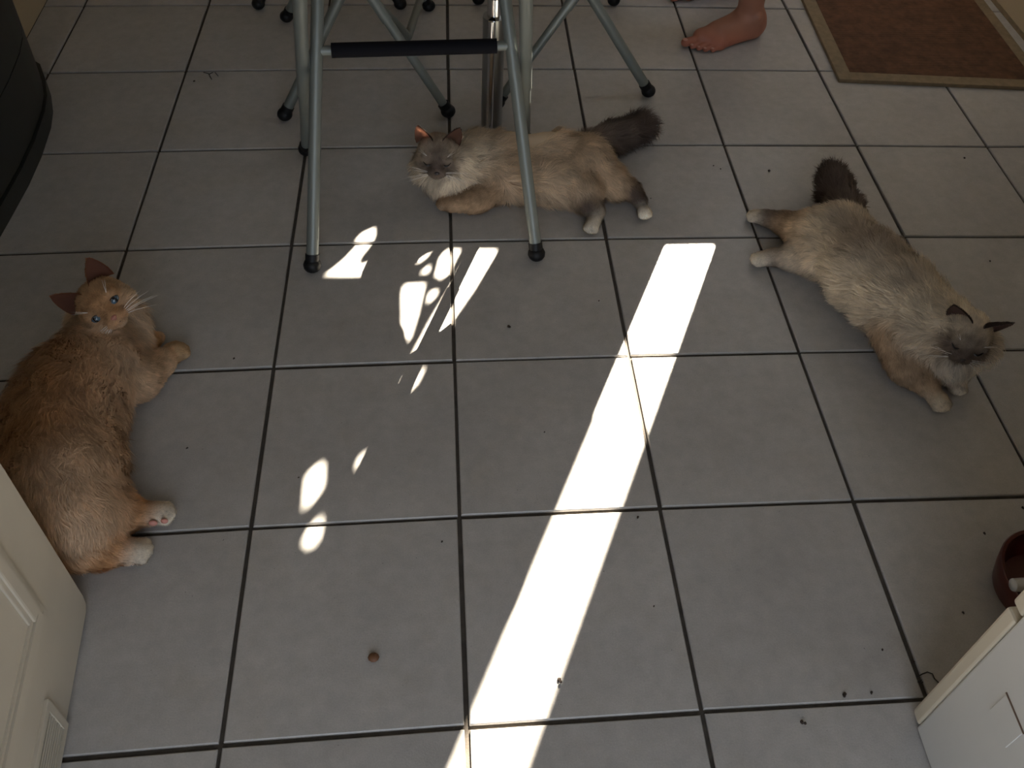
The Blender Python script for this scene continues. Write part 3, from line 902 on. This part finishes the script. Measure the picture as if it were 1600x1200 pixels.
spots = [(hc + H @ A_(0, .042, -.006), .029, DARK, .97), (hc + H @ A_(.022, .032, -.002), .018, DARK * 1.2, .85), (hc + H @ A_(-.022, .032, -.002), .018, DARK * 1.2, .85), (hc + H @ A_(.007, .028, .022), .007, DARK, .8), (hc + H @ A_(-.007, .028, .022), .007, DARK, .8), (hc + H @ A_(0, .016, .032), .012, A_(.30, .23, .17), .5),
         (hc + H @ A_(.028, .026, .0), .012, DARK * 1.6, .7), (hc + H @ A_(-.028, .026, .0), .012, DARK * 1.6, .7),
         (P(1375, 385, .15), .06, A_(.34, .26, .20), .75), (P(1330, 365, .13), .04, A_(.34, .27, .21), .6), (P(1425, 440, .15), .04, A_(.40, .32, .25), .5), (P(1430, 575, .05), .03, A_(.26, .18, .115), .7)]
make_cat('cat', 'cream cat with dark ears stretched out on bare tiles, eyes shut, white front paw', P(1370, 470), body, hc, H, .98, pal, spots, 'shut', 33, (.62, .85), (.2, .1))

# ---- ginger cream cat on the left
GING = A_(.56, .29, .12); GCREAM = A_(.66, .47, .31); GPALE = A_(.72, .57, .42)
rc_, uc_, bc_ = CAM_R[:, 0], CAM_R[:, 1], CAM_R[:, 2]
hc = P(163, 474, .168)
H = frame(.60 * (.82 * rc_ - .57 * uc_) + .80 * bc_, .8 * (-.70 * rc_ + .70 * uc_) + .45 * bc_)
body = chain([(160, 512, .100, .042), (152, 568, .086, .062), (112, 622, .088, .076), (92, 682, .086, .079), (100, 745, .082, .076), (112, 800, .074, .064)], [GPALE, GCREAM, GCREAM, GCREAM, GCREAM], [.022, .026, .028, .028, .026], .045)
body += [EL(P(188, 535, .066), np.eye(3), (.042, .042, .046), GPALE, .028, .03, (.4, -.4, -.7)), EL(P(132, 500, .09), np.eye(3), (.024, .026, .030), GPALE, .022, .03, (-.6, -.4, -.5)),
         EL(P(205, 500, .085), np.eye(3), (.022, .026, .034), GPALE, .026, .03, (.7, 0, -.6))]
body += chain([(185, 585, .060, .046), (213, 592, .044, .034), (252, 566, .030, .025)], [GCREAM, GCREAM], [.014, .008], .025) + paw(P(270, 552, .022), P(283, 544) - P(250, 566), .021, A_(.62, .43, .25))
body += chain([(215, 545, .040, .024), (236, 532, .026, .017)], [GING], [.008], .015) + paw(P(241, 528, .018), (1, .3, 0), .013, GCREAM)
body += chain([(120, 790, .070, .058), (158, 800, .046, .040), (195, 803, .028, .025)], [GCREAM, GING * 1.05], [.018, .012], .03)
body += chain([(195, 803, .028, .024), (228, 803, .022, .019)], [GING * 1.1], [.007], .012) + paw(P(246, 802, .020), P(262, 800) - P(228, 803), .019, WHITE)
body += chain([(112, 808, .070, .060), (122, 838, .044, .044), (158, 858, .030, .028)], [GCREAM, GING], [.018, .012], .03)
body += chain([(158, 858, .030, .026), (190, 862, .023, .020)], [GING], [.007], .012) + paw(P(208, 861, .021), P(224, 859) - P(190, 862), .020, WHITE)
body += chain([(85, 812, .050, .030), (40, 812, .036, .022), (5, 780, .032, .022)], [GING, GING], [.022, .028], .02)
pal = dict(forehead=A_(.56, .37, .21), cheek=GPALE, mask=A_(.44, .235, .11), chin=GPALE, ear=A_(.42, .20, .10), ear_in=A_(.34, .17, .12), nose=M['nose_pink'])
spots = [(hc + H @ A_(0, .036, .004), .022, A_(.46, .25, .115), .8), (hc + H @ A_(.02, .028, -.004), .015, A_(.46, .26, .12), .6), (hc + H @ A_(-.02, .028, -.004), .015, A_(.46, .26, .12), .6), (hc + H @ A_(0, -.03, .034), .02, GPALE, .7),
         (P(85, 600, .165), .06, GING * .8, .75), (P(60, 660, .16), .06, GING * .75, .85), (P(35, 690, .14), .05, GING * .8, .7), (P(110, 560, .15), .05, GING, .5)]
pads = [(P(256, 806, .026) + A_(.004, -.012, .004), (.006, .004, .005)), (P(242, 808, .026) + A_(0, -.012, .002), (.007, .004, .006)), (P(213, 870, .016) + A_(0, -.008, .0), (.010, .005, .006))]
make_cat('cat', 'ginger and cream cat with blue eyes lying beside the white panelled door', P(120, 700), body, hc, H, 1.04, pal, spots, 'blue', 45, (.34, .34), (0, 0), pads)

# ---------------------------------------------------------------- person standing by the doormat
SK = A_(.36, .165, .105); SKR = A_(.37, .13, .08)


def foot_prims(Hc, d, side):
    """side=+1: lateral direction is to the right of -y looking down; heel centre Hc, d heel->toe"""
    d = unit([d[0], d[1], 0]); lat = np.array([-d[1], d[0], 0]) * side
    q = lambda a, b, z: np.array([Hc[0], Hc[1], 0]) + d * a + lat * b + np.array([0, 0, z])
    o = [RC(q(-.002, 0, .028), q(.01, 0, .05), .029, .028, SKR, 0, .02),
         RC(q(.028, -.004, .060), q(.034, -.006, .16), .034, .036, SK, 0, .03), RC(q(.034, -.006, .16), q(.03, -.006, .30), .036, .052, SK, 0, .03),
         RC(q(.02, 0, .040), q(.12, -.014, .033), .034, .028, SK, 0, .025),
         RC(q(.02, .012, .020), q(.135, .010, .015), .019, .016, SKR, 0, .02),
         RC(q(.05, -.016, .045), q(.165, -.036, .021), .026, .020, SK, 0, .02),
         RC(q(.165, -.036, .019), q(.143, .010, .014), .020, .016, SKR, 0, .015),
         EL(q(.030, .030, .072), np.eye(3), (.010, .010, .012), SK, 0, .012)]
    toes = [((.178, -.037, .016), (.214, -.044, .0135), .0115, .0122), ((.170, -.020, .016), (.206, -.0235, .0095), .0082, .0076),
            ((.164, -.0065, .0155), (.196, -.0085, .009), .0076, .0072), ((.155, .006, .0145), (.184, .0055, .0085), .0073, .0070), ((.143, .0175, .0135), (.167, .0175, .008), .0072, .0071)]
    nails = []
    for a, b, r0, r1 in toes:
        o.append(RC(q(*a), q(*b), r0, r1, SKR, 0, .0025))
        nails.append((q(b[0] + .003, b[1], b[2] + r1 * .86), np.stack([lat * side, d, np.array([0, 0, 1])], 1), r1))
    return o, nails


pe = empty('person', (.80, -.03, 0)); tag(pe, 'person standing with bare feet on the tiles beside the brown doormat', 'person')
po = np.array([.80, -.03, 0])
lf, ln = foot_prims((.862, -.150), (-.864, -.503), 1)
rf, rn = foot_prims((.872, .105), (-.97, -.16), -1)
leg = [RC((.834, -.158, .28), (.812, -.110, .47), .050, .054, SK, 0, .04), RC((.812, -.110, .47), (.775, -.062, .88), .056, .080, SK, 0, .05),
       RC((.842, .095, .28), (.805, .080, .47), .050, .054, SK, 0, .04), RC((.805, .080, .47), (.770, .062, .88), .056, .080, SK, 0, .05)]
tor = [EL((.765, 0, .92), np.eye(3), (.10, .135, .11), SK, 0, .05), RC((.76, 0, .95), (.76, 0, 1.28), .105, .115, SK, 0, .06), EL((.76, 0, 1.31), np.eye(3), (.085, .15, .10), SK, 0, .06),
       RC((.76, 0, 1.38), (.745, 0, 1.50), .045, .043, SK, 0, .04), EL((.735, 0, 1.585), np.eye(3), (.088, .072, .108), SK, 0, .03), EL((.645, 0, 1.575), np.eye(3), (.016, .012, .022), SK, 0, .015),
       RC((.76, -.15, 1.34), (.77, -.155, 1.08), .042, .036, SK, 0, .03), RC((.77, -.155, 1.08), (.69, -.07, .98), .036, .026, SK, 0, .02),
       RC((.76, .15, 1.34), (.77, .155, 1.08), .042, .036, SK, 0, .03), RC((.77, .155, 1.08), (.69, .06, .96), .036, .026, SK, 0, .02),
       EL((.675, -.055, .97), np.eye(3), (.022, .035, .04), SK, 0, .015), EL((.675, .045, .95), np.eye(3), (.022, .035, .04), SK, 0, .015)]
pz = np.concatenate([np.arange(-.006, .12, .0028), np.arange(.12, 1.75, .014)])
V, Q = polygonise(lf + rf + leg + tor, [np.arange(.58, .96, .0030), np.arange(-.30, .26, .0030), pz])
C, _, _ = paint(lf + rf + leg + tor, V, .01)
C = np.clip(C * (1 + vnoise(V, 50, 3)[:, :1] * .07), 0, 1)
pm = np_mesh('body', V - po, Q); set_col(pm, C); link('body', pm, M['skin'], pe, smooth=True)
for c, ax, r in ln + rn:
    MB().ball(c - po, (r * .62, r * .62, r * .18), ax, n=10, m=6).build('toenail', M['nail'], pe, smooth=True)
rb = [RC((.757, 0, .62), (.757, 0, 1.26), .163, .163, k=.02), EL((.757, 0, 1.30), np.eye(3), (.14, .19, .13), k=.05)]  # added unseen robe, shaped to shade the floor and pale to reflect light
V, Q = polygonise(rb, [np.arange(.55, .96, .010), np.arange(-.24, .24, .010), np.arange(.40, 1.47, .012)], zcut=.50)
link('robe', np_mesh('robe', V - po, Q), M['robe'], pe, smooth=True)
